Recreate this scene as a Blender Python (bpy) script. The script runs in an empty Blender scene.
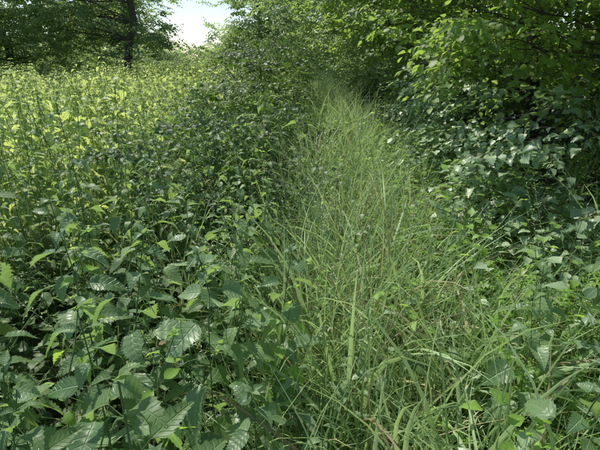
import bpy, math, random
import numpy as np
from mathutils import Vector, Matrix, noise
RNG=np.random.default_rng(7); random.seed(7)
R=random.uniform
scene=bpy.context.scene

# ---------------------------------------------------------------- materials
def N(nt,t,**k):
    n=nt.nodes.new(t)
    for a,v in k.items(): setattr(n,a,v)
    return n
def math_(nt,op,a,b=None,c=None):
    n=N(nt,'ShaderNodeMath',operation=op)
    for i,v in enumerate((a,b,c)):
        if v is None: continue
        if isinstance(v,(int,float)): n.inputs[i].default_value=v
        else: nt.links.new(v,n.inputs[i])
    return n.outputs[0]
def leaf_mat(name,dark,light,trans,rough=0.42,tfac=0.38,veins=8.0,vein_amt=0.35,spec=0.3,bump=False):
    m=bpy.data.materials.new(name); m.use_nodes=True; nt=m.node_tree; nt.nodes.clear(); L=nt.links
    out=N(nt,'ShaderNodeOutputMaterial')
    tint=N(nt,'ShaderNodeAttribute',attribute_name='tint')
    oi=N(nt,'ShaderNodeAttribute',attribute_name='irand')
    f=math_(nt,'MULTIPLY_ADD',oi.outputs['Fac'],0.7,-0.35)
    f=math_(nt,'ADD',f,tint.outputs['Fac'])
    f=math_(nt,'MINIMUM',math_(nt,'MAXIMUM',f,0.0),1.0)
    mix=N(nt,'ShaderNodeMix',data_type='RGBA'); L.new(f,mix.inputs[0])
    mix.inputs[6].default_value=(*dark,1); mix.inputs[7].default_value=(*light,1)
    col=mix.outputs[2]
    bumpn=None
    if veins:
        uv=N(nt,'ShaderNodeUVMap',uv_map='UVMap'); sp=N(nt,'ShaderNodeSeparateXYZ'); L.new(uv.outputs[0],sp.inputs[0])
        a=math_(nt,'MULTIPLY',math_(nt,'ABSOLUTE',math_(nt,'SUBTRACT',sp.outputs[0],0.5)),2.0)
        v=math_(nt,'SUBTRACT',sp.outputs[1],math_(nt,'MULTIPLY',a,0.22))
        fr=math_(nt,'FRACT',math_(nt,'MULTIPLY',v,veins))
        d=math_(nt,'ABSOLUTE',math_(nt,'SUBTRACT',fr,0.5))
        line=N(nt,'ShaderNodeMapRange'); L.new(d,line.inputs[0]); line.inputs[1].default_value=0.38; line.inputs[2].default_value=0.5
        mid=N(nt,'ShaderNodeMapRange'); L.new(a,mid.inputs[0]); mid.inputs[1].default_value=0.09; mid.inputs[2].default_value=0.02
        vv=math_(nt,'MAXIMUM',line.outputs[0],mid.outputs[0])
        mx=N(nt,'ShaderNodeMix',data_type='RGBA'); L.new(math_(nt,'MULTIPLY',vv,vein_amt),mx.inputs[0]); L.new(col,mx.inputs[6])
        mx.inputs[7].default_value=(light[0]*1.5,light[1]*1.35,light[2]*1.5,1); col=mx.outputs[2]
        if bump:
            bp=N(nt,'ShaderNodeBump'); bp.inputs['Strength'].default_value=0.7; bp.inputs['Distance'].default_value=0.002
            L.new(math_(nt,'SUBTRACT',1.0,vv),bp.inputs['Height']); bumpn=bp.outputs[0]
    p=N(nt,'ShaderNodeBsdfPrincipled'); L.new(col,p.inputs['Base Color']); p.inputs['Roughness'].default_value=rough
    p.inputs['Specular IOR Level'].default_value=spec
    if bumpn: L.new(bumpn,p.inputs['Normal'])
    t=N(nt,'ShaderNodeBsdfTranslucent')
    tm=N(nt,'ShaderNodeMix',data_type='RGBA'); tm.blend_type='MIX'; tm.inputs[0].default_value=0.8
    L.new(col,tm.inputs[6]); tm.inputs[7].default_value=(*trans,1); L.new(tm.outputs[2],t.inputs[0])
    ms=N(nt,'ShaderNodeMixShader'); ms.inputs[0].default_value=tfac
    L.new(p.outputs[0],ms.inputs[1]); L.new(t.outputs[0],ms.inputs[2]); L.new(ms.outputs[0],out.inputs[0])
    return m
def plain_mat(name,c1,c2,scale=8,rough=0.9,bump=0.3,tex=True):
    m=bpy.data.materials.new(name); m.use_nodes=True; nt=m.node_tree; L=nt.links
    p=nt.nodes['Principled BSDF']; p.inputs['Roughness'].default_value=rough
    if not tex:
        oi=N(nt,'ShaderNodeAttribute',attribute_name='irand'); mx=N(nt,'ShaderNodeMix',data_type='RGBA'); L.new(oi.outputs['Fac'],mx.inputs[0])
        mx.inputs[6].default_value=(*c1,1); mx.inputs[7].default_value=(*c2,1); L.new(mx.outputs[2],p.inputs['Base Color']); return m
    tc=N(nt,'ShaderNodeNewGeometry'); no=N(nt,'ShaderNodeTexNoise'); no.inputs['Scale'].default_value=scale; no.inputs['Detail'].default_value=5
    L.new(tc.outputs['Position'],no.inputs['Vector'])
    r=N(nt,'ShaderNodeValToRGB'); r.color_ramp.elements[0].color=(*c1,1); r.color_ramp.elements[1].color=(*c2,1)
    r.color_ramp.elements[0].position=.35; r.color_ramp.elements[1].position=.65
    L.new(no.outputs['Fac'],r.inputs[0]); L.new(r.outputs[0],p.inputs['Base Color'])
    b=N(nt,'ShaderNodeBump'); b.inputs['Strength'].default_value=bump; L.new(no.outputs['Fac'],b.inputs['Height']); L.new(b.outputs[0],p.inputs['Normal'])
    return m
M_net=leaf_mat('nettle_leaf',(0.065,0.13,0.045),(0.23,0.34,0.14),(0.52,0.78,0.16),veins=7,tfac=.36,rough=.48,bump=True,spec=.42)
M_hero=leaf_mat('pale_nettle_leaf',(0.11,0.20,0.085),(0.34,0.46,0.24),(0.52,0.78,0.18),veins=7,tfac=.32,rough=.42,bump=True,spec=.55,vein_amt=.3)
M_netl=leaf_mat('sunlit_nettle_leaf',(0.17,0.26,0.07),(0.41,0.52,0.20),(0.86,1.0,0.26),veins=0,tfac=.49,rough=.48)  # paler, yellower nettle leaf; the field's sunlight is put into its colour
M_gr=leaf_mat('grass_blade',(0.17,0.27,0.10),(0.42,0.55,0.28),(0.66,0.86,0.30),veins=0,tfac=.34,rough=.42,spec=.42)
M_br=leaf_mat('bramble_leaf',(0.10,0.18,0.08),(0.40,0.51,0.30),(0.48,0.74,0.18),veins=7,tfac=.28,rough=.4,spec=.55)
M_thk=leaf_mat('shaded_leaf',(0.030,0.07,0.022),(0.13,0.21,0.065),(0.26,0.46,0.06),veins=7,tfac=.26,rough=.5,spec=.35)  # darker copy of the bramble leaf, shadow of the thicket painted in
M_tree=leaf_mat('tree_leaf',(0.05,0.105,0.028),(0.18,0.28,0.08),(0.60,0.86,0.13),veins=7,tfac=.42,rough=.48)
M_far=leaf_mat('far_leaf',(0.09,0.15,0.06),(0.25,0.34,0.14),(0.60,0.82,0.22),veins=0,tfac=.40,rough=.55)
M_fresh=leaf_mat('fresh_leaf',(0.17,0.31,0.06),(0.31,0.49,0.11),(0.7,0.98,0.12),veins=6,tfac=.43,rough=.5)
M_dead=leaf_mat('dead_leaf',(0.20,0.17,0.09),(0.50,0.44,0.25),(0.45,0.38,0.15),veins=0,tfac=.2,rough=.7)
M_stem=plain_mat('green_stem',(0.09,0.16,0.05),(0.22,0.30,0.11),30,.6,tex=False)
M_seed=leaf_mat('seed_head',(0.33,0.36,0.20),(0.58,0.58,0.38),(0.5,0.55,0.3),veins=0,tfac=.3,rough=.7)
M_bark=plain_mat('bark',(0.05,0.04,0.03),(0.13,0.11,0.085),14,.9,.8)
M_soil=plain_mat('soil',(0.018,0.028,0.010),(0.045,0.06,0.022),9,1,.8)
MATS=[M_net,M_hero,M_netl,M_gr,M_br,M_thk,M_tree,M_far,M_fresh,M_dead,M_stem,M_seed,M_bark]
IX={m.name:i for i,m in enumerate(MATS)}

# ---------------------------------------------------------------- mesh builder
def unit(v): return v/ (np.linalg.norm(v)+1e-9)
class MB:
    def __init__(s): s.v=[];s.f=[];s.m=[];s.uv=[];s.t=[];s.n=0
    def add(s,v,f,uv,t,mat):
        s.v.append(v); s.uv.append(uv); s.t.append(np.full(len(v),t))
        s.f.extend([tuple(i+s.n for i in q) for q in f]); s.m.extend([mat]*len(f)); s.n+=len(v)
    def mesh(s,name):
        me=bpy.data.meshes.new(name); V=np.concatenate(s.v); UV=np.concatenate(s.uv); T=np.concatenate(s.t)
        me.from_pydata(V.tolist(),[],s.f)
        for m in MATS: me.materials.append(m)
        me.polygons.foreach_set('material_index',np.array(s.m,dtype=np.int32))
        me.polygons.foreach_set('use_smooth',np.ones(len(s.f),dtype=bool))
        li=np.zeros(len(me.loops),dtype=np.int32); me.loops.foreach_get('vertex_index',li)
        u=me.uv_layers.new(name='UVMap'); u.data.foreach_set('uv',UV[li].astype(np.float32).ravel())
        a=me.attributes.new('tint','FLOAT','POINT'); a.data.foreach_set('value',T.astype(np.float32))
        me.update(); return me
    def tube(s,pts,r0,r1,mat,k=4,t=.5):
        pts=np.array(pts,float); n=len(pts); V=[];UV=[]
        for i in range(n):
            d=unit(pts[min(i+1,n-1)]-pts[max(i-1,0)]); a=unit(np.cross(d,[0.3,1,0.1])); b=np.cross(d,a)
            r=r0+(r1-r0)*i/(n-1)
            for j in range(k):
                th=2*math.pi*j/k; V.append(pts[i]+r*(a*math.cos(th)+b*math.sin(th))); UV.append((j/k,i/n))
        F=[(i*k+j,i*k+(j+1)%k,(i+1)*k+(j+1)%k,(i+1)*k+j) for i in range(n-1) for j in range(k)]
        s.add(np.array(V),F,np.array(UV),t,mat)
    def leaf(s,pos,fwd,L,W,mat,bend=.8,fold=.25,roll=0.,tint=.5,shape='ovate',hi=0,up=(0,0,1)):
        f=unit(np.array(fwd,float)); sd=np.cross(f,np.array(up,float))
        if np.linalg.norm(sd)<.05: sd=np.array([1.,0,0])
        sd=unit(sd); nn=np.cross(sd,f)
        c,si=math.cos(roll),math.sin(roll); sd,nn=sd*c+nn*si, nn*c-sd*si
        rows=hi*2+1 if hi else 5
        fine=hi>=10
        cols=np.array([-1,-.5,0,.5,1.]) if fine else np.array([-1,0,1.])
        V=[];UV=[]
        ph=R(0,6)
        for i in range(rows):
            t=i/(rows-1)
            if shape=='ovate': w=math.sin(math.pi*min(1,t**0.58))**.85*(1.08-.3*t*t) if 0<t<1 else 0
            elif shape=='round': w=math.sin(math.pi*min(1,t**0.85))**.6 if 0<t<1 else 0
            elif shape=='lance': w=math.sin(math.pi*t**.75)**.9 if 0<t<1 else 0
            w=max(w,.02)
            for cx in cols:
                ww=w; t2=t
                if hi and abs(cx)==1 and 0<i<rows-1:
                    if i%2==1: ww=w*1.08; t2=t+.42/hi
                    else: ww=w*(.87 if fine else .9)
                x=cx*ww*W/2
                b=bend if abs(bend)>1e-3 else 1e-3
                y=L*math.sin(b*t2)/b; z=-L*(1-math.cos(b*t2))/b
                z+=fold*abs(x)+ .03*L*math.sin(t*9+ph)*abs(cx)
                if fine: z+= -.010*L*math.cos(2*math.pi*7*(t-abs(cx)*.1))*(abs(cx)==.5)
                V.append(np.array(pos)+sd*x+f*y+nn*z); UV.append((.5+cx*.5*max(w,.15),t2))
        C=len(cols)
        F=[(i*C+j,i*C+j+1,(i+1)*C+j+1,(i+1)*C+j) for i in range(rows-1) for j in range(C-1)]
        s.add(np.array(V),F,np.array(UV),tint,mat)
    def blade(s,pos,az,L,W,lean,bend,mat,tint,segs=8,tw=0.):
        p=np.array(pos,float); a=lean; V=[];UV=[]
        tw0=R(-1,1)
        for i in range(segs+1):
            t=i/segs
            d=np.array([math.sin(a)*math.cos(az),math.sin(a)*math.sin(az),math.cos(a)])
            sd0=np.array([-math.sin(az),math.cos(az),0]); nn=np.cross(d,sd0); th=tw0+tw*t
            sd=sd0*math.cos(th)+nn*math.sin(th); n2=np.cross(sd,d)
            w=W*(.55+.45*math.sin(min(1,t*2.2)*math.pi/2))*(1-t**2.6)/2+.0003
            V+= [p-sd*w+n2*w*.35,p.copy(),p+sd*w+n2*w*.35]; UV+=[(0,t),(.5,t),(1,t)]
            p=p+d*L/segs; a+=bend/segs*(0.4+1.3*t)
        F=[]
        for i in range(segs):
            F+=[(i*3,i*3+1,i*3+4,i*3+3),(i*3+1,i*3+2,i*3+5,i*3+4)]
        s.add(np.array(V),F,np.array(UV),tint,mat)
def dirv(az,el): return np.array([math.cos(el)*math.cos(az),math.cos(el)*math.sin(az),math.sin(el)])

def stem_curve(h,lean,az,n=10,wob=.01):
    pts=[]
    for i in range(n+1):
        t=i/n; pts.append((lean*h*t*t*math.cos(az)+R(-wob,wob)*(t>0),lean*h*t*t*math.sin(az)+R(-wob,wob)*(t>0),h*t))
    return np.array(pts)
def at(pts,t):
    x=t*(len(pts)-1); i=min(int(x),len(pts)-2); return pts[i]+(pts[i+1]-pts[i])*(x-i)

def nettle(h,hi,mat='nettle_leaf',lmax=.11,flowers=True,wr=.56,bottom=.12,nodes=None,step=.085,lean=.22):
    b=MB(); M=IX[mat]; pts=stem_curve(h,R(0,lean),R(0,6.28)); b.tube(pts,.0036,.0014,IX['green_stem'],4)
    n=nodes or int(h/step); az=R(0,3.14)
    for i in range(n+1):
        q=i/n; t=bottom+(1-bottom)*(1-(1-q)**1.12); p=at(pts,min(t,.999)); az+=math.pi/2+R(-.25,.25)
        prof=(.55+.45*min(1,q/.45)) if q<.7 else 1-(q-.7)/.3*.74
        for s in (0,1):
            if q<.35 and R(0,1)<.35: continue
            a=az+s*math.pi+R(-.2,.2); L=lmax*prof*R(.7,1.18)
            el=R(.15,.6) if q<.85 else R(.5,1.0)
            pl=L*R(.3,.5); d=dirv(a,el); p2=p+d*pl
            b.tube([p,p2],.0012,.0009,IX['green_stem'],3)
            mm=M
            if q<.3 and R(0,1)<.08: mm=IX['dead_leaf']
            b.leaf(p2,dirv(a,el-R(.2,1.0)),L,L*wr*R(.8,1.1),mm,bend=R(.2,1.3),fold=R(.1,.6),roll=R(-.5,.5),tint=min(1,max(0,R(.1,.75)+.4*(q-.5))),hi=hi)
        if flowers and .45<q<.93:
            for k in range(4):
                a=R(0,6.28); Lf=R(.035,.08); fp=[p]
                for j in range(1,5):
                    tt=j/4; fp.append(p+dirv(a,0)*Lf*.6*tt**.7+np.array([R(-.002,.002),R(-.002,.002),.006-Lf*.9*tt*tt]))
                b.tube(fp,.0018,.0012,M,3,t=.95)
    for k in range(3):
        b.leaf(at(pts,.999),dirv(R(0,6.28),R(.6,1.2)),lmax*.25,lmax*.13,M,tint=.9)
    return b

def bramble(hi,mat='bramble_leaf',Lc=None,ll=.07):
    b=MB(); M=IX[mat]; Lc=Lc or R(.9,1.4); az=R(0,6.28); n=14; pts=[np.zeros(3)]; el=R(1.0,1.4); a=az
    for i in range(n):
        pts.append(pts[-1]+dirv(a,el)*Lc/n); el-=R(.08,.17); a+=R(-.1,.1)
    pts=np.array(pts); b.tube(pts,.004,.0015,IX['green_stem'],4)
    k=int(Lc/.06)
    for i in range(2,k+1):
        t=i/k; p=at(pts,min(t,.999)); a=az+(1 if i%2 else -1)*R(.7,1.8); e=R(.1,.8); pl=R(.03,.07)
        d=dirv(a,e); p2=p+d*pl; b.tube([p,p2],.0013,.001,IX['green_stem'],3)
        L=ll*R(.6,1.2)*(1 if t<.8 else .6); ti=R(.0,.85)
        for da,sc in ((0,1.),(1.25,.8),(-1.25,.8)):
            b.leaf(p2+dirv(a+da,0)*.006,dirv(a+da,e-R(.4,.8)),L*sc,L*sc*.72,M,bend=R(.2,.8),fold=R(.1,.5),roll=R(-.4,.4),tint=ti,hi=hi,shape='ovate')
    return b

def spray(Ls=.55,hi=0,mat='tree_leaf',ll=.075,wr=.75,shape='round',dens=1.):
    b=MB(); M=IX[mat]; n=6; pts=[np.zeros(3)]; el=R(.0,.4); a=0
    for i in range(n):
        pts.append(pts[-1]+dirv(a,el)*Ls/n); el-=R(.03,.2); a+=R(-.14,.14)
    pts=np.array(pts); b.tube(pts,.003,.001,IX['bark'],3)
    def run(P,k,sc):
        for i in range(1,k+1):
            t=i/k; p=at(P,min(t,.999)); s=1 if i%2 else -1; d0=unit(P[-1]-P[0]); aa=math.atan2(d0[1],d0[0])+s*R(.5,1.3)*(1 if i<k else .2)
            L=ll*sc*R(.55,1.2); e=R(-.6,.35)
            p2=p+dirv(aa,e)*L*.2
            b.leaf(p2,dirv(aa,e),L,L*wr*R(.8,1.1),M,bend=R(.1,.9),fold=R(.05,.5),roll=R(-.6,.6),tint=R(.05,.95),hi=hi,shape=shape)
    run(pts,int(11*dens),1.)
    for j in range(4):
        t=R(.15,.8); p=at(pts,t); aa=(1 if j%2 else -1)*R(.5,1.1); l=Ls*R(.3,.55); P=[p]
        e=R(-.2,.4)
        for q in range(3): P.append(P[-1]+dirv(aa,e)*l/3); e-=.15
        P=np.array(P); b.tube(P,.002,.0008,IX['bark'],3); run(P,int(6*dens),.9)
    return b

def grass(n,h,W,seeds=0,spread=.05,leanaz=None,segs=8):
    b=MB(); M=IX['grass_blade']
    for i in range(n):
        az=R(0,6.28) if leanaz is None else random.gauss(leanaz,1.1)
        r=spread*math.sqrt(R(0,1)); a2=R(0,6.28); L=h*R(.5,1.2)
        m=M if R(0,1)>.06 else IX['dead_leaf']
        b.blade((r*math.cos(a2),r*math.sin(a2),0),az,L,W*R(.5,1.2),R(.0,.4),R(.3,2.6),m,R(0,.9),segs=segs,tw=R(-1.6,1.6))
    for i in range(seeds):
        az=R(0,6.28); L=h*R(1.05,1.4); P=[np.zeros(3)+np.array([R(-.03,.03),R(-.03,.03),0])]; a=R(.05,.25)
        for k in range(7):
            P.append(P[-1]+np.array([math.sin(a)*math.cos(az),math.sin(a)*math.sin(az),math.cos(a)])*L/7); a+=R(.0,.11)
        P=np.array(P); b.tube(P,.0011,.0006,IX['grass_blade'],3,t=.9)
        for k in range(28):
            t=.76+.24*k/28; p=at(P,min(.999,t)); d=dirv(R(0,6.28),R(.5,1.3)); l=.030*(1-(t-.76)/.24*.7)*R(.3,1)
            b.leaf(p+d*l*.5,d,.012,.003,IX['seed_head'],tint=R(.3,1))
    return b

def cleavers():
    b=MB(); 
    for s in range(6):
        az=R(0,6.28); P=[np.array([R(-.08,.08),R(-.08,.08),0])]; e=R(.9,1.4); a=az
        for k in range(10): P.append(P[-1]+dirv(a,e)*R(.05,.08)); e-=R(-.05,.2); a+=R(-.3,.3)
        P=np.array(P); b.tube(P,.0013,.001,IX['fresh_leaf'],3)
        for k in range(1,15):
            p=at(P,k/14*.999)
            for j in range(6): b.leaf(p,dirv(j*1.05+k,R(0,.4)),.026,.007,IX['fresh_leaf'],tint=R(.0,.7),shape='lance')
    return b
def climber():
    b=MB()
    for s in range(4):
        az=R(0,6.28); P=[np.array([R(-.08,.08),R(-.08,.08),0])]; e=R(1.1,1.5); a=az
        for k in range(14): P.append(P[-1]+dirv(a,e)*R(.05,.075)); e+=R(-.22,.14); a+=R(-.4,.4)
        P=np.array(P); b.tube(P,.0013,.0008,IX['green_stem'],3)
        for k in range(3,22):
            p=at(P,k/22*.999); az2=k*2.6+R(-.4,.4); L=R(.025,.055); d=dirv(az2,R(-.1,.6))
            b.leaf(p+d*.015,d,L,L*.65,IX['bramble_leaf' if s%3 else 'fresh_leaf'],tint=R(.0,.7),bend=R(.1,.9),roll=R(-.5,.5))
    return b
def willowherb(h=.8,mat='fresh_leaf',ll=.11):
    b=MB(); pts=stem_curve(h,R(0,.12),R(0,6.28)); b.tube(pts,.003,.0013,IX['green_stem'],4)
    n=int(h/.05)
    for i in range(3,n):
        q=i/n; p=at(pts,q); a=i*2.4+R(-.3,.3); L=ll*R(.8,1.1)*(1 if q<.7 else 1-(q-.7)*2.4)
        b.leaf(p,dirv(a,R(.1,.7)),L,L*.26,IX[mat],bend=R(.9,1.9),fold=R(.1,.4),roll=R(-.3,.3),tint=R(.1,.8),shape='lance',hi=9)
    return b
def dock(n=7,ll=.22):
    b=MB()
    for i in range(n):
        az=i*2.4+R(-.3,.3); e=R(.7,1.25); L=ll*R(.7,1.2); d=dirv(az,e); b.tube([np.zeros(3),d*L*.3,d*L*.6],.003,.002,IX['green_stem'],4)
        b.leaf(d*L*.6,dirv(az,e-.15),L,L*.33,IX['nettle_leaf'],bend=R(.7,1.5),fold=R(.1,.4),roll=R(-.4,.4),tint=R(.3,.9),shape='lance',hi=9)
    return b
def creeper():
    b=MB()
    for i in range(26):
        p=np.array([R(-.18,.18),R(-.18,.18),0]); h=R(.05,.35); q=p+np.array([R(-.04,.04),R(-.04,.04),h]); b.tube([p,q],.001,.0008,IX['green_stem'],3)
        L=R(.03,.065); b.leaf(q,dirv(R(0,6.28),R(-.2,.5)),L,L*.85,IX['shaded_leaf'],tint=R(0,.8),shape='round',bend=.5)
    return b

def proto(colname,builders):
    c=bpy.data.collections.new(colname)
    for i,b in enumerate(builders):
        o=bpy.data.objects.new(f'{colname}_{i:02d}',b.mesh(colname)); c.objects.link(o)
    return c,len(builders)

# ---------------------------------------------------------------- terrain
def gz(x,y):
    z=.05*noise.noise(Vector((x*.35,y*.35,0)))+.02*noise.noise(Vector((x*1.7,y*1.7,3)))
    z+= .12*(1-math.exp(-max(0,x-1.1)**2/1.5)) if abs(y)<40 else 0
    return z*max(0,1-math.hypot(x,y)/80)
def build_ground():
    xs=np.unique(np.concatenate([np.linspace(-600,-20,14),np.linspace(-20,20,100),np.linspace(20,600,14)]))
    ys=np.unique(np.concatenate([np.linspace(-300,-8,10),np.linspace(-8,40,110),np.linspace(40,900,18)]))
    V=[(x,y,gz(x,y)) for y in ys for x in xs]; nx=len(xs)
    F=[(j*nx+i,j*nx+i+1,(j+1)*nx+i+1,(j+1)*nx+i) for j in range(len(ys)-1) for i in range(nx-1)]
    me=bpy.data.meshes.new('ground'); me.from_pydata(V,[],F); me.materials.append(M_soil)
    for p in me.polygons: p.use_smooth=True
    o=bpy.data.objects.new('ground',me); scene.collection.objects.link(o)
build_ground()

# ---------------------------------------------------------------- scatter
def scatter(name,col,pts,rots,scl,parent=None):
    c,k=col; pts=np.array(pts,np.float32)
    me=bpy.data.meshes.new(name); me.from_pydata(pts.tolist(),[],[])
    a=me.attributes.new('rot','FLOAT_VECTOR','POINT'); a.data.foreach_set('vector',np.array(rots,np.float32).ravel())
    a=me.attributes.new('scl','FLOAT','POINT'); a.data.foreach_set('value',np.array(scl,np.float32))
    a=me.attributes.new('idx','INT','POINT'); a.data.foreach_set('value',RNG.integers(0,k,len(pts)).astype(np.int32))
    ir=[min(1,max(0,.5+.7*noise.noise(Vector((float(p[0])*.8,float(p[1])*.8,float(p[2])*.8)))+R(-.3,.3))) for p in pts]
    a=me.attributes.new('irand','FLOAT','POINT'); a.data.foreach_set('value',np.array(ir,np.float32))
    o=bpy.data.objects.new(name,me); scene.collection.objects.link(o)
    if parent: o.parent=parent
    g=bpy.data.node_groups.new(name,'GeometryNodeTree')
    g.interface.new_socket('Geometry',in_out='INPUT',socket_type='NodeSocketGeometry'); g.interface.new_socket('Geometry',in_out='OUTPUT',socket_type='NodeSocketGeometry')
    gi=g.nodes.new('NodeGroupInput'); go=g.nodes.new('NodeGroupOutput')
    ci=g.nodes.new('GeometryNodeCollectionInfo'); ci.inputs['Collection'].default_value=c; ci.inputs['Separate Children'].default_value=True; ci.inputs['Reset Children'].default_value=True
    ip=g.nodes.new('GeometryNodeInstanceOnPoints'); ip.inputs['Pick Instance'].default_value=True
    def na(n,t):
        x=g.nodes.new('GeometryNodeInputNamedAttribute'); x.data_type=t; x.inputs['Name'].default_value=n; return x.outputs[0]
    e=g.nodes.new('FunctionNodeEulerToRotation'); L=g.links
    L.new(na('rot','FLOAT_VECTOR'),e.inputs[0]); L.new(e.outputs[0],ip.inputs['Rotation'])
    L.new(na('scl','FLOAT'),ip.inputs['Scale']); L.new(na('idx','INT'),ip.inputs['Instance Index'])
    rl=g.nodes.new('GeometryNodeRealizeInstances')
    L.new(gi.outputs[0],ip.inputs['Points']); L.new(ci.outputs[0],ip.inputs['Instance']); L.new(ip.outputs[0],rl.inputs[0]); L.new(rl.outputs[0],go.inputs[0])
    md=o.modifiers.new('scatter','NODES'); md.node_group=g
    return o
def field(dens,x0,x1,y0,y1,keep=None,smin=.85,smax=1.1,tilt=.12,zoff=0,hfun=None):
    n=int(dens*(x1-x0)*(y1-y0)); P=[];Ro=[];S=[]
    for i in range(n):
        x=R(x0,x1); y=R(y0,y1)
        if math.hypot(x,y)<.55: continue
        if keep and not keep(x,y): continue
        P.append((x,y,gz(x,y)+zoff)); Ro.append((random.gauss(0,tilt),random.gauss(0,tilt),R(0,6.28)))
        s=R(smin,smax)
        if hfun: s*=hfun(x,y)
        S.append(s)
    return P,Ro,S
def cat(*a): return [sum((list(q[i]) for q in a),[]) for i in range(3)]

C_net=proto('nettle',[nettle(R(.98,1.22),8,lmax=R(.09,.12),wr=R(.48,.6)) for i in range(8)])
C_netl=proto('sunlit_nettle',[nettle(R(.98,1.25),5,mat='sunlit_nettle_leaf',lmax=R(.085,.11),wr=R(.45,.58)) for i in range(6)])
C_tall=proto('tall_nettle',[nettle(R(1.35,1.55),7,lmax=.078,wr=.42,step=.075) for i in range(4)])
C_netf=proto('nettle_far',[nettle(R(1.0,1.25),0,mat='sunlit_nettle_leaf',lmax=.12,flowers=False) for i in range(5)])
C_gr=proto('grass_tuft',[grass(42,.88,.010,seeds=0,spread=.07) for i in range(5)]+[grass(28,.85,.015,seeds=0,spread=.06) for i in range(4)]+[grass(34,.85,.008,seeds=2) for i in range(2)])
C_grf=proto('grass_tuft_far',[grass(24,1.0,.017,seeds=0,spread=.1,segs=6) for i in range(5)]+[grass(20,1.0,.015,seeds=2,spread=.1,segs=6) for i in range(1)])
C_sg=proto('seeding_grass',[grass(10,.8,.007,seeds=5,spread=.06) for i in range(4)])
C_grb=proto('broad_grass',[grass(15,.85,.018,spread=.04) for i in range(4)])
C_br=proto('bramble',[bramble(6,ll=.08) for i in range(6)])
C_brd=proto('dark_bramble',[bramble(5,mat='shaded_leaf',ll=.07) for i in range(5)])
C_sp=proto('leafy_spray',[spray(R(.45,.65)) for i in range(6)])
C_spn=proto('leafy_spray_near',[spray(R(.45,.6),hi=6,mat='bramble_leaf',ll=.08,wr=.7,shape='ovate',dens=.8) for i in range(5)])
C_spd=proto('thicket_spray',[spray(R(.4,.55),hi=5,mat='shaded_leaf',ll=.065,wr=.65,shape='ovate') for i in range(4)])
C_spf=proto('far_spray',[spray(R(.8,1.1),mat='far_leaf',ll=.14,wr=.7,dens=1.3) for i in range(5)])
C_cl=proto('cleavers',[cleavers() for i in range(4)])
C_cb=proto('climber',[climber() for i in range(5)])
C_wh2=proto('dark_willowherb',[willowherb(R(.8,1.0),mat='pale_nettle_leaf',ll=.13) for i in range(3)])
C_dk=proto('dock',[dock() for i in range(3)])
C_cr=proto('ground_cover',[creeper() for i in range(4)])
C_fr=proto('fresh_nettle',[nettle(R(.9,1.1),8,mat='fresh_leaf',lmax=.085,flowers=False,wr=.42) for i in range(3)])

def pc(y): return .45+.02*y
hn=lambda x,y:1.03+.38*noise.noise(Vector((x*.7,y*.7,1)))+.16*noise.noise(Vector((x*2.3,y*2.3,1)))
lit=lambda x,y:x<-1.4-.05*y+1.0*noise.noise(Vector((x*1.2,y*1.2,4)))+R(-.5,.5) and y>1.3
a=field(19,-6,.0,-1,7,keep=lambda x,y:x<pc(y)-.58+R(-.15,.15) and not lit(x,y),hfun=hn,smin=.78,smax=1.12)
scatter('nettle_patch',C_net,*a)
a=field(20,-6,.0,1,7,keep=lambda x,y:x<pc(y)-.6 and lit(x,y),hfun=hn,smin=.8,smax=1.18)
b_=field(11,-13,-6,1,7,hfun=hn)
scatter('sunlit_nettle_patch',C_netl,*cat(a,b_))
A=cat(field(5,-5,-.4,1.4,8,keep=lambda x,y:x<pc(y)-.9,smin=.85,smax=1.12)); scatter('tall_flowering_nettles',C_tall,*A)
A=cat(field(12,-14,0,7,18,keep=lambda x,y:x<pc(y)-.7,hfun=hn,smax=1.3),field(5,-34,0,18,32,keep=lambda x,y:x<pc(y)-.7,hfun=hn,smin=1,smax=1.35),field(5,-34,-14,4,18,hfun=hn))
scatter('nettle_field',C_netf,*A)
# individual plants beside the viewpoint: x, y, height, leaf length
H=[(-.25,.98,1.18,.14),(-.52,1.0,1.24,.145),(-.42,.74,1.14,.13),(-.95,1.9,1.5,.088),(-.65,2.25,1.36,.088),(-.75,1.35,1.28,.135),(-.1,1.35,1.05,.12),(-1.05,1.25,1.3,.13),(-.85,.85,1.2,.135),(-.3,.66,.98,.12),(-.1,.85,.95,.12),(-.65,.7,1.05,.13),
   (-1.35,1.7,1.5,.09),(-1.7,2.5,1.58,.09),(-.45,2.6,1.3,.08),(-1.15,2.6,1.5,.085),(-.35,1.65,1.18,.12),(-1.5,1.35,1.4,.1),
   (.68,.82,1.0,.115),(.76,1.12,.98,.11),(.9,1.4,1.0,.1),(.62,.66,.85,.1)]
for x,y,h,lm in H:
    o=bpy.data.objects.new('nettle_plant',nettle(h,13,mat='pale_nettle_leaf',lmax=lm*R(.92,1.05),flowers=h>1.22,wr=R(.56,.66) if lm>.1 else .46,lean=.12).mesh('nettle_plant')); o.location=(x,y,gz(x,y)); o.rotation_euler=(R(-.05,.05),R(-.05,.05),R(0,6)); scene.collection.objects.link(o)
P=[(-.13,1.22,0),(.06,1.5,-.12),(-.42,.66,.02),(.12,1.9,-.2),(-1.9,2.2,0),(-.75,1.0,.05),(.95,1.8,-.1),(-1.3,1.5,.1)]
scatter('fresh_herb',C_fr,P,[(0,0,R(0,6)) for p in P],[1.06,.9,1.04,.9,1.1,1.1,.9,1.15])
P=[(.02,1.05,-.05),(.14,1.15,-.1),(.3,1.3,-.2),(-.06,1.5,-.1),(1.0,1.4,-.1),(.08,.9,-.1)]
scatter('willowherb_plants',C_wh2,P,[(0,.05,R(0,6)) for p in P],[1.0,.95,.95,1,.9,.95])
A=field(11,-1.6,.15,1.2,14,keep=lambda x,y:x<pc(y)-.46 and x>pc(y)-1.8,smin=.75,smax=1.15)
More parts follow.
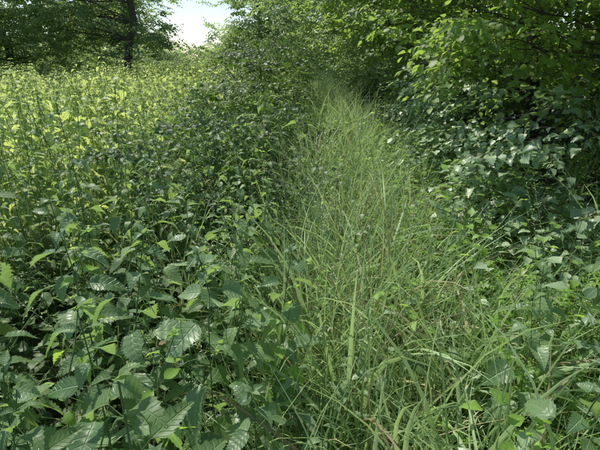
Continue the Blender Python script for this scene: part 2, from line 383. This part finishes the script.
scatter('bramble_thicket',C_brd,*A)
def gh(x,y): return 1+.35*noise.noise(Vector((x*1.3,y*1.3,5)))
A=cat(field(32,-.2,1.7,.45,4.5,keep=lambda x,y:abs(x-pc(y))<.58+R(-.2,.15),hfun=gh,tilt=.33,smin=.8,smax=1.15),
      field(6,1.0,2.4,.6,6,hfun=gh,smin=.9,smax=1.2),
      field(2,-3,0,1,9,smin=1.1,smax=1.4))
scatter('long_grass',C_gr,*A)
A=cat(field(28,-.2,2.4,4.5,10,keep=lambda x,y:abs(x-pc(y))<.55+R(-.2,.15),hfun=gh,tilt=.3,smin=.8,smax=1.2),
      field(18,-.2,2.4,10,20,keep=lambda x,y:abs(x-pc(y))<.55,hfun=gh,tilt=.25,smin=.95,smax=1.3),
      field(5,-1,5,20,45,hfun=gh,tilt=.2,smin=1.2,smax=1.7))
scatter('distant_long_grass',C_grf,*A)
A=cat(field(10,-.3,.4,1.4,5,keep=lambda x,y:x>pc(y)-.7,tilt=.2,smin=1.0,smax=1.3),field(1.5,.3,1.2,1.2,5,tilt=.2,smin=.95,smax=1.2))
scatter('seeding_grass_tufts',C_sg,*A)
A=field(16,-.1,1.6,.5,6,keep=lambda x,y:abs(x-pc(y)-.03)<.45,tilt=.3,smin=.85,smax=1.25)
scatter('broad_leaved_grass',C_grb,*A)
A=cat(field(11,1.0,2.8,.5,8,smin=.65,smax=1.05),field(8,.75,1.3,.7,7,smin=.5,smax=.8)); scatter('bramble_bank',C_br,*A)
A=cat(field(7,.95,2.3,.9,6,smin=.65,smax=.95)); scatter('verge_nettles',C_net,*A)
A=cat(field(9,.75,1.9,.55,5,smin=1.0,smax=1.6)); scatter('cleavers_mass',C_cl,*A)
A=cat(field(11,.65,1.9,.6,6,smin=.9,smax=1.35),field(3,-.3,.6,.8,5,smin=.8,smax=1.1)); scatter('climbing_herbs',C_cb,*A)
A=cat(field(1.5,.6,2.0,.9,5)); scatter('dock_plants',C_dk,*A)
A=cat(field(22,-2.2,2.4,0,4.5,smin=.8,smax=1.5)); scatter('ground_cover_herbs',C_cr,*A)

# ---------------------------------------------------------------- trees
def tube_limb(b,p0,p1,r0,r1,sag=.1,k=6,n=7):
    p0=np.array(p0,float);p1=np.array(p1,float); L=np.linalg.norm(p1-p0); P=[]
    o1=np.array([R(-1,1),R(-1,1),R(-.3,1)])*L*sag
    for i in range(n+1):
        t=i/n; P.append(p0+(p1-p0)*t+o1*math.sin(math.pi*t)+ (np.array([R(-1,1),R(-1,1),R(-1,1)])*L*.015 if 0<i<n else 0))
    b.tube(P,r0,r1,IX['bark'],k); return P
def tree(name,base,h,tr,clumps,col,nsp,smin=.8,smax=1.2,stems=1,crad=.55):
    e=bpy.data.objects.new(name,None); scene.collection.objects.link(e)
    b=MB(); bx,by=base; bz=gz(bx,by)-.1
    tops=[]
    for s in range(stems):
        q=np.array([bx+R(-.25,.25)*(stems>1),by+R(-.25,.25)*(stems>1),bz])
        tp=np.array([bx+R(-.6,.6)*h*.15*(1+(stems>1)),by+R(-.6,.6)*h*.15*(1+(stems>1)),bz+h*.85])
        tops.append(tube_limb(b,q,tp,tr,tr*.25,.05,k=9,n=12))
    P=[];Ro=[];S=[]
    for c in clumps:
        c=np.array(c,float)
        T=random.choice(tops); cand=[p for p in T if p[2]<c[2]+.1] or [T[1]]
        st=min(cand[-7:],key=lambda p:np.linalg.norm(p-c)+abs(p[2]-c[2]+.4))
        d=np.linalg.norm(c-st); limb=tube_limb(b,st,c,max(.008,tr*.08+.006*d),.006,.12,k=5)
        for j in range(3):
            q=limb[random.randint(3,6)]; tube_limb(b,q,c+np.array([R(-1,1),R(-1,1),R(-.7,.7)])*crad,.008,.003,.1,k=3,n=4)
        for j in range(nsp):
            v=unit(np.array([random.gauss(0,1),random.gauss(0,1),random.gauss(0,.75)]))*crad*R(.15,1.1)**.6
            v[2]*=.7
            p=c+v; az=math.atan2(v[1],v[0])+R(-.9,.9)
            P.append(tuple(p)); Ro.append((R(-.5,.5),R(-.3,.6),az)); S.append(R(smin,smax))
    o=bpy.data.objects.new('trunk_and_limbs',b.mesh('trunk_and_limbs')); scene.collection.objects.link(o); o.parent=e
    scatter('crown_foliage',col,P,Ro,S,parent=e)
    return e
def ell(n,c,r,hollow=.35,zmin=None,cond=None):
    out=[]
    while len(out)<n:
        v=np.array([R(-1,1),R(-1,1),R(-1,1)]); l=np.linalg.norm(v)
        if l>1 or l<hollow: continue
        p=np.array(c)+v*np.array(r)
        if zmin is not None and p[2]<zmin: continue
        if cond and not cond(p): continue
        out.append(p)
    return out
def wall(p):
    x,y,z=p
    if math.hypot(x,y)<2.1: return False
    if z<1.5 and x<3.0 : return False
    lim=1.9-(z-1.2)*.8
    return x>lim+.02*y and not(y<3 and x<1.6)
tree('hazel_tree',(3.2,3.8),4.2,.06,ell(38,(2.9,3.8,2.4),(2.0,2.0,1.8),.4,.5,wall),C_sp,19,stems=5,crad=.46)
tree('hazel_tree',(3.4,6.6),5.0,.07,ell(44,(3.0,6.6,2.7),(2.5,2.2,2.3),.4,.4,wall),C_sp,19,stems=5,crad=.53)
tree('hazel_tree',(3.8,1.0),4.0,.06,ell(22,(3.8,1.0,2.0),(1.4,1.8,1.6),.3,.4,wall),C_sp,18,stems=4,crad=.5)
tree('field_maple_tree',(4.0,10.5),7,.16,ell(66,(3.0,10.5,3.8),(3.7,3.0,3.4),.45,.6,lambda p:p[0]>1.9+.02*p[1]-(p[2]-1.2)*1.0),C_sp,17,1.2,1.6,crad=.85)
tree('field_maple_tree',(4.2,16),8.5,.18,ell(62,(2.6,16,4.5),(4.8,3.5,4.1),.45,.6,lambda p:p[0]>2.1-(p[2]-1.2)*1.0),C_spf,13,.8,1.1,crad=1.0)
tree('ash_tree',(4.5,23),11,.2,ell(74,(1.6,23,5.2),(6.6,4,5.0),.45,.5,lambda p:p[0]>.9-(p[2])*.9 and p[0]>-.15*p[1]),C_spf,12,.9,1.2,crad=1.2)
tree('ash_tree',(6.8,7.0),7,.2,ell(40,(6.8,6.0,3.4),(2.2,3.5,3.2),.3,.4),C_spf,11,.9,1.1,crad=.95)
tree('ash_tree',(6.8,-.5),6,.2,ell(26,(6.8,0,3.0),(2.2,3.0,2.8),.3,.4),C_spf,10,.9,1.1,crad=.95)
P=[];Ro=[];S=[]
for i in range(330):
    y=R(1.6,7.5); z=R(.4,1.45); x=1.35+.5*R(0,1)+.4*noise.noise(Vector((y*1.3,z*1.3,2)))+.2*z
    if math.hypot(x,y)<1.9 or noise.noise(Vector((y*1.6,z*1.8,8)))<-.08: continue
    P.append((x,y,z)); Ro.append((R(-.5,.5),R(-.2,.7),math.pi+R(-1.4,1.4))); S.append(R(.75,1.25))
scatter('blackthorn_shrub',C_spn,P,Ro,S)
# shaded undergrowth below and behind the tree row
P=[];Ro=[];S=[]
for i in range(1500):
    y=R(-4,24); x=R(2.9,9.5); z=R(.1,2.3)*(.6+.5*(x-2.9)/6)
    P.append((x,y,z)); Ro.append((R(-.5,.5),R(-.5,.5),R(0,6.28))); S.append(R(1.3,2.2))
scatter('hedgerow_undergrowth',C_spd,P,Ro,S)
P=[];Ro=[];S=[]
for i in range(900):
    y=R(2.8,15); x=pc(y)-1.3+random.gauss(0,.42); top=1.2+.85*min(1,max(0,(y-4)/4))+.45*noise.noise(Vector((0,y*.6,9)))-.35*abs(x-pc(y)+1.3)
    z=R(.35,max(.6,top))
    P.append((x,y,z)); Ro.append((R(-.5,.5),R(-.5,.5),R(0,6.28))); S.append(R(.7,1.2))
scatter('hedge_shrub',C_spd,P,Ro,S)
gap=lambda p: not(-.30<p[0]/p[1]<-.20)
tree('oak_tree',(-9.5,25),12,.24,ell(74,(-10.6,25,6.2),(4.6,4,5.2),.25,1.9,gap),C_spf,12,.9,1.4,crad=1.0)
tree('oak_tree',(-17.4,28),12,.26,ell(66,(-17.2,28,5.6),(4.8,4,5.4),.25,1.1),C_spf,12,1.0,1.5,crad=1.2)
tree('willow_tree',(-26.0,31),11,.3,ell(56,(-25.5,31,5.0),(4.6,4,5.2),.25,.5),C_spf,12,1.0,1.5,crad=1.25)
tree('lime_tree',(-15.5,42),12,.3,ell(60,(-17.5,42,5.6),(4.8,3,5.4),.15,.4,gap),C_spf,12,1.3,1.9,crad=1.4)
tree('ash_tree',(-3.0,31),9,.18,ell(50,(-2.8,31,4.0),(3.6,3,4.2),.25,.6,gap),C_spf,11,1.0,1.4,crad=.95)
P=[];Ro=[];S=[]
for i in range(4600):
    x=R(-80,60); y=52+R(0,8)+.002*x*x; hh=4.6+2.0*noise.noise(Vector((x*.12,0,4)))+1.5*noise.noise(Vector((x*.5,0,7)))
    if -.32<x/y<-.18: hh=2.6+1.0*noise.noise(Vector((x*.8,0,7)))
    P.append((x,y,R(0,max(1.3,hh)))); Ro.append((R(-.6,.6),R(-.6,.6),R(0,6.28))); S.append(R(1.5,2.4))
for i in range(1300):
    x=R(-32,6); y=32+R(-1,3); hh=(2.4 if x/y<-.31 else 1.4)+1.3*noise.noise(Vector((x*.3,0,1)))
    P.append((x,y,R(.2,hh))); Ro.append((R(-.6,.6),R(-.6,.6),R(0,6.28))); S.append(R(.8,1.3))
scatter('distant_tree_line',C_spf,P,Ro,S)

# ---------------------------------------------------------------- light
SUN_EL=54; SUN_AZ=-38
w=bpy.data.worlds.new('World'); scene.world=w; w.use_nodes=True; nt=w.node_tree
bg=nt.nodes['Background']; sk=nt.nodes.new('ShaderNodeTexSky'); sk.sky_type='NISHITA'; sk.sun_disc=False
sk.sun_elevation=math.radians(SUN_EL); sk.sun_rotation=math.radians(SUN_AZ); sk.air_density=1.0; sk.dust_density=.5; sk.ozone_density=1
nt.links.new(sk.outputs[0],bg.inputs[0]); bg.inputs[1].default_value=.15
sl=bpy.data.lights.new('sun','SUN'); sl.energy=5; sl.angle=math.radians(.5); sl.color=(1,.96,.86)
so=bpy.data.objects.new('sun',sl); scene.collection.objects.link(so)
d=Vector((math.sin(math.radians(SUN_AZ))*math.cos(math.radians(SUN_EL)),math.cos(math.radians(SUN_AZ))*math.cos(math.radians(SUN_EL)),math.sin(math.radians(SUN_EL))))
so.rotation_euler=d.to_track_quat('Z','Y').to_euler(); so.location=(-10,10,20)
scene.view_settings.view_transform='Standard'; scene.view_settings.look='None'; scene.view_settings.exposure=0
cam=bpy.data.cameras.new('camera'); cam.lens=26; cam.sensor_width=36; cam.clip_end=3000; cam.clip_start=.05
co=bpy.data.objects.new('camera',cam); scene.collection.objects.link(co); co.location=(0,0,1.65)
co.rotation_euler=(math.radians(90-20.9),0,0); scene.camera=co
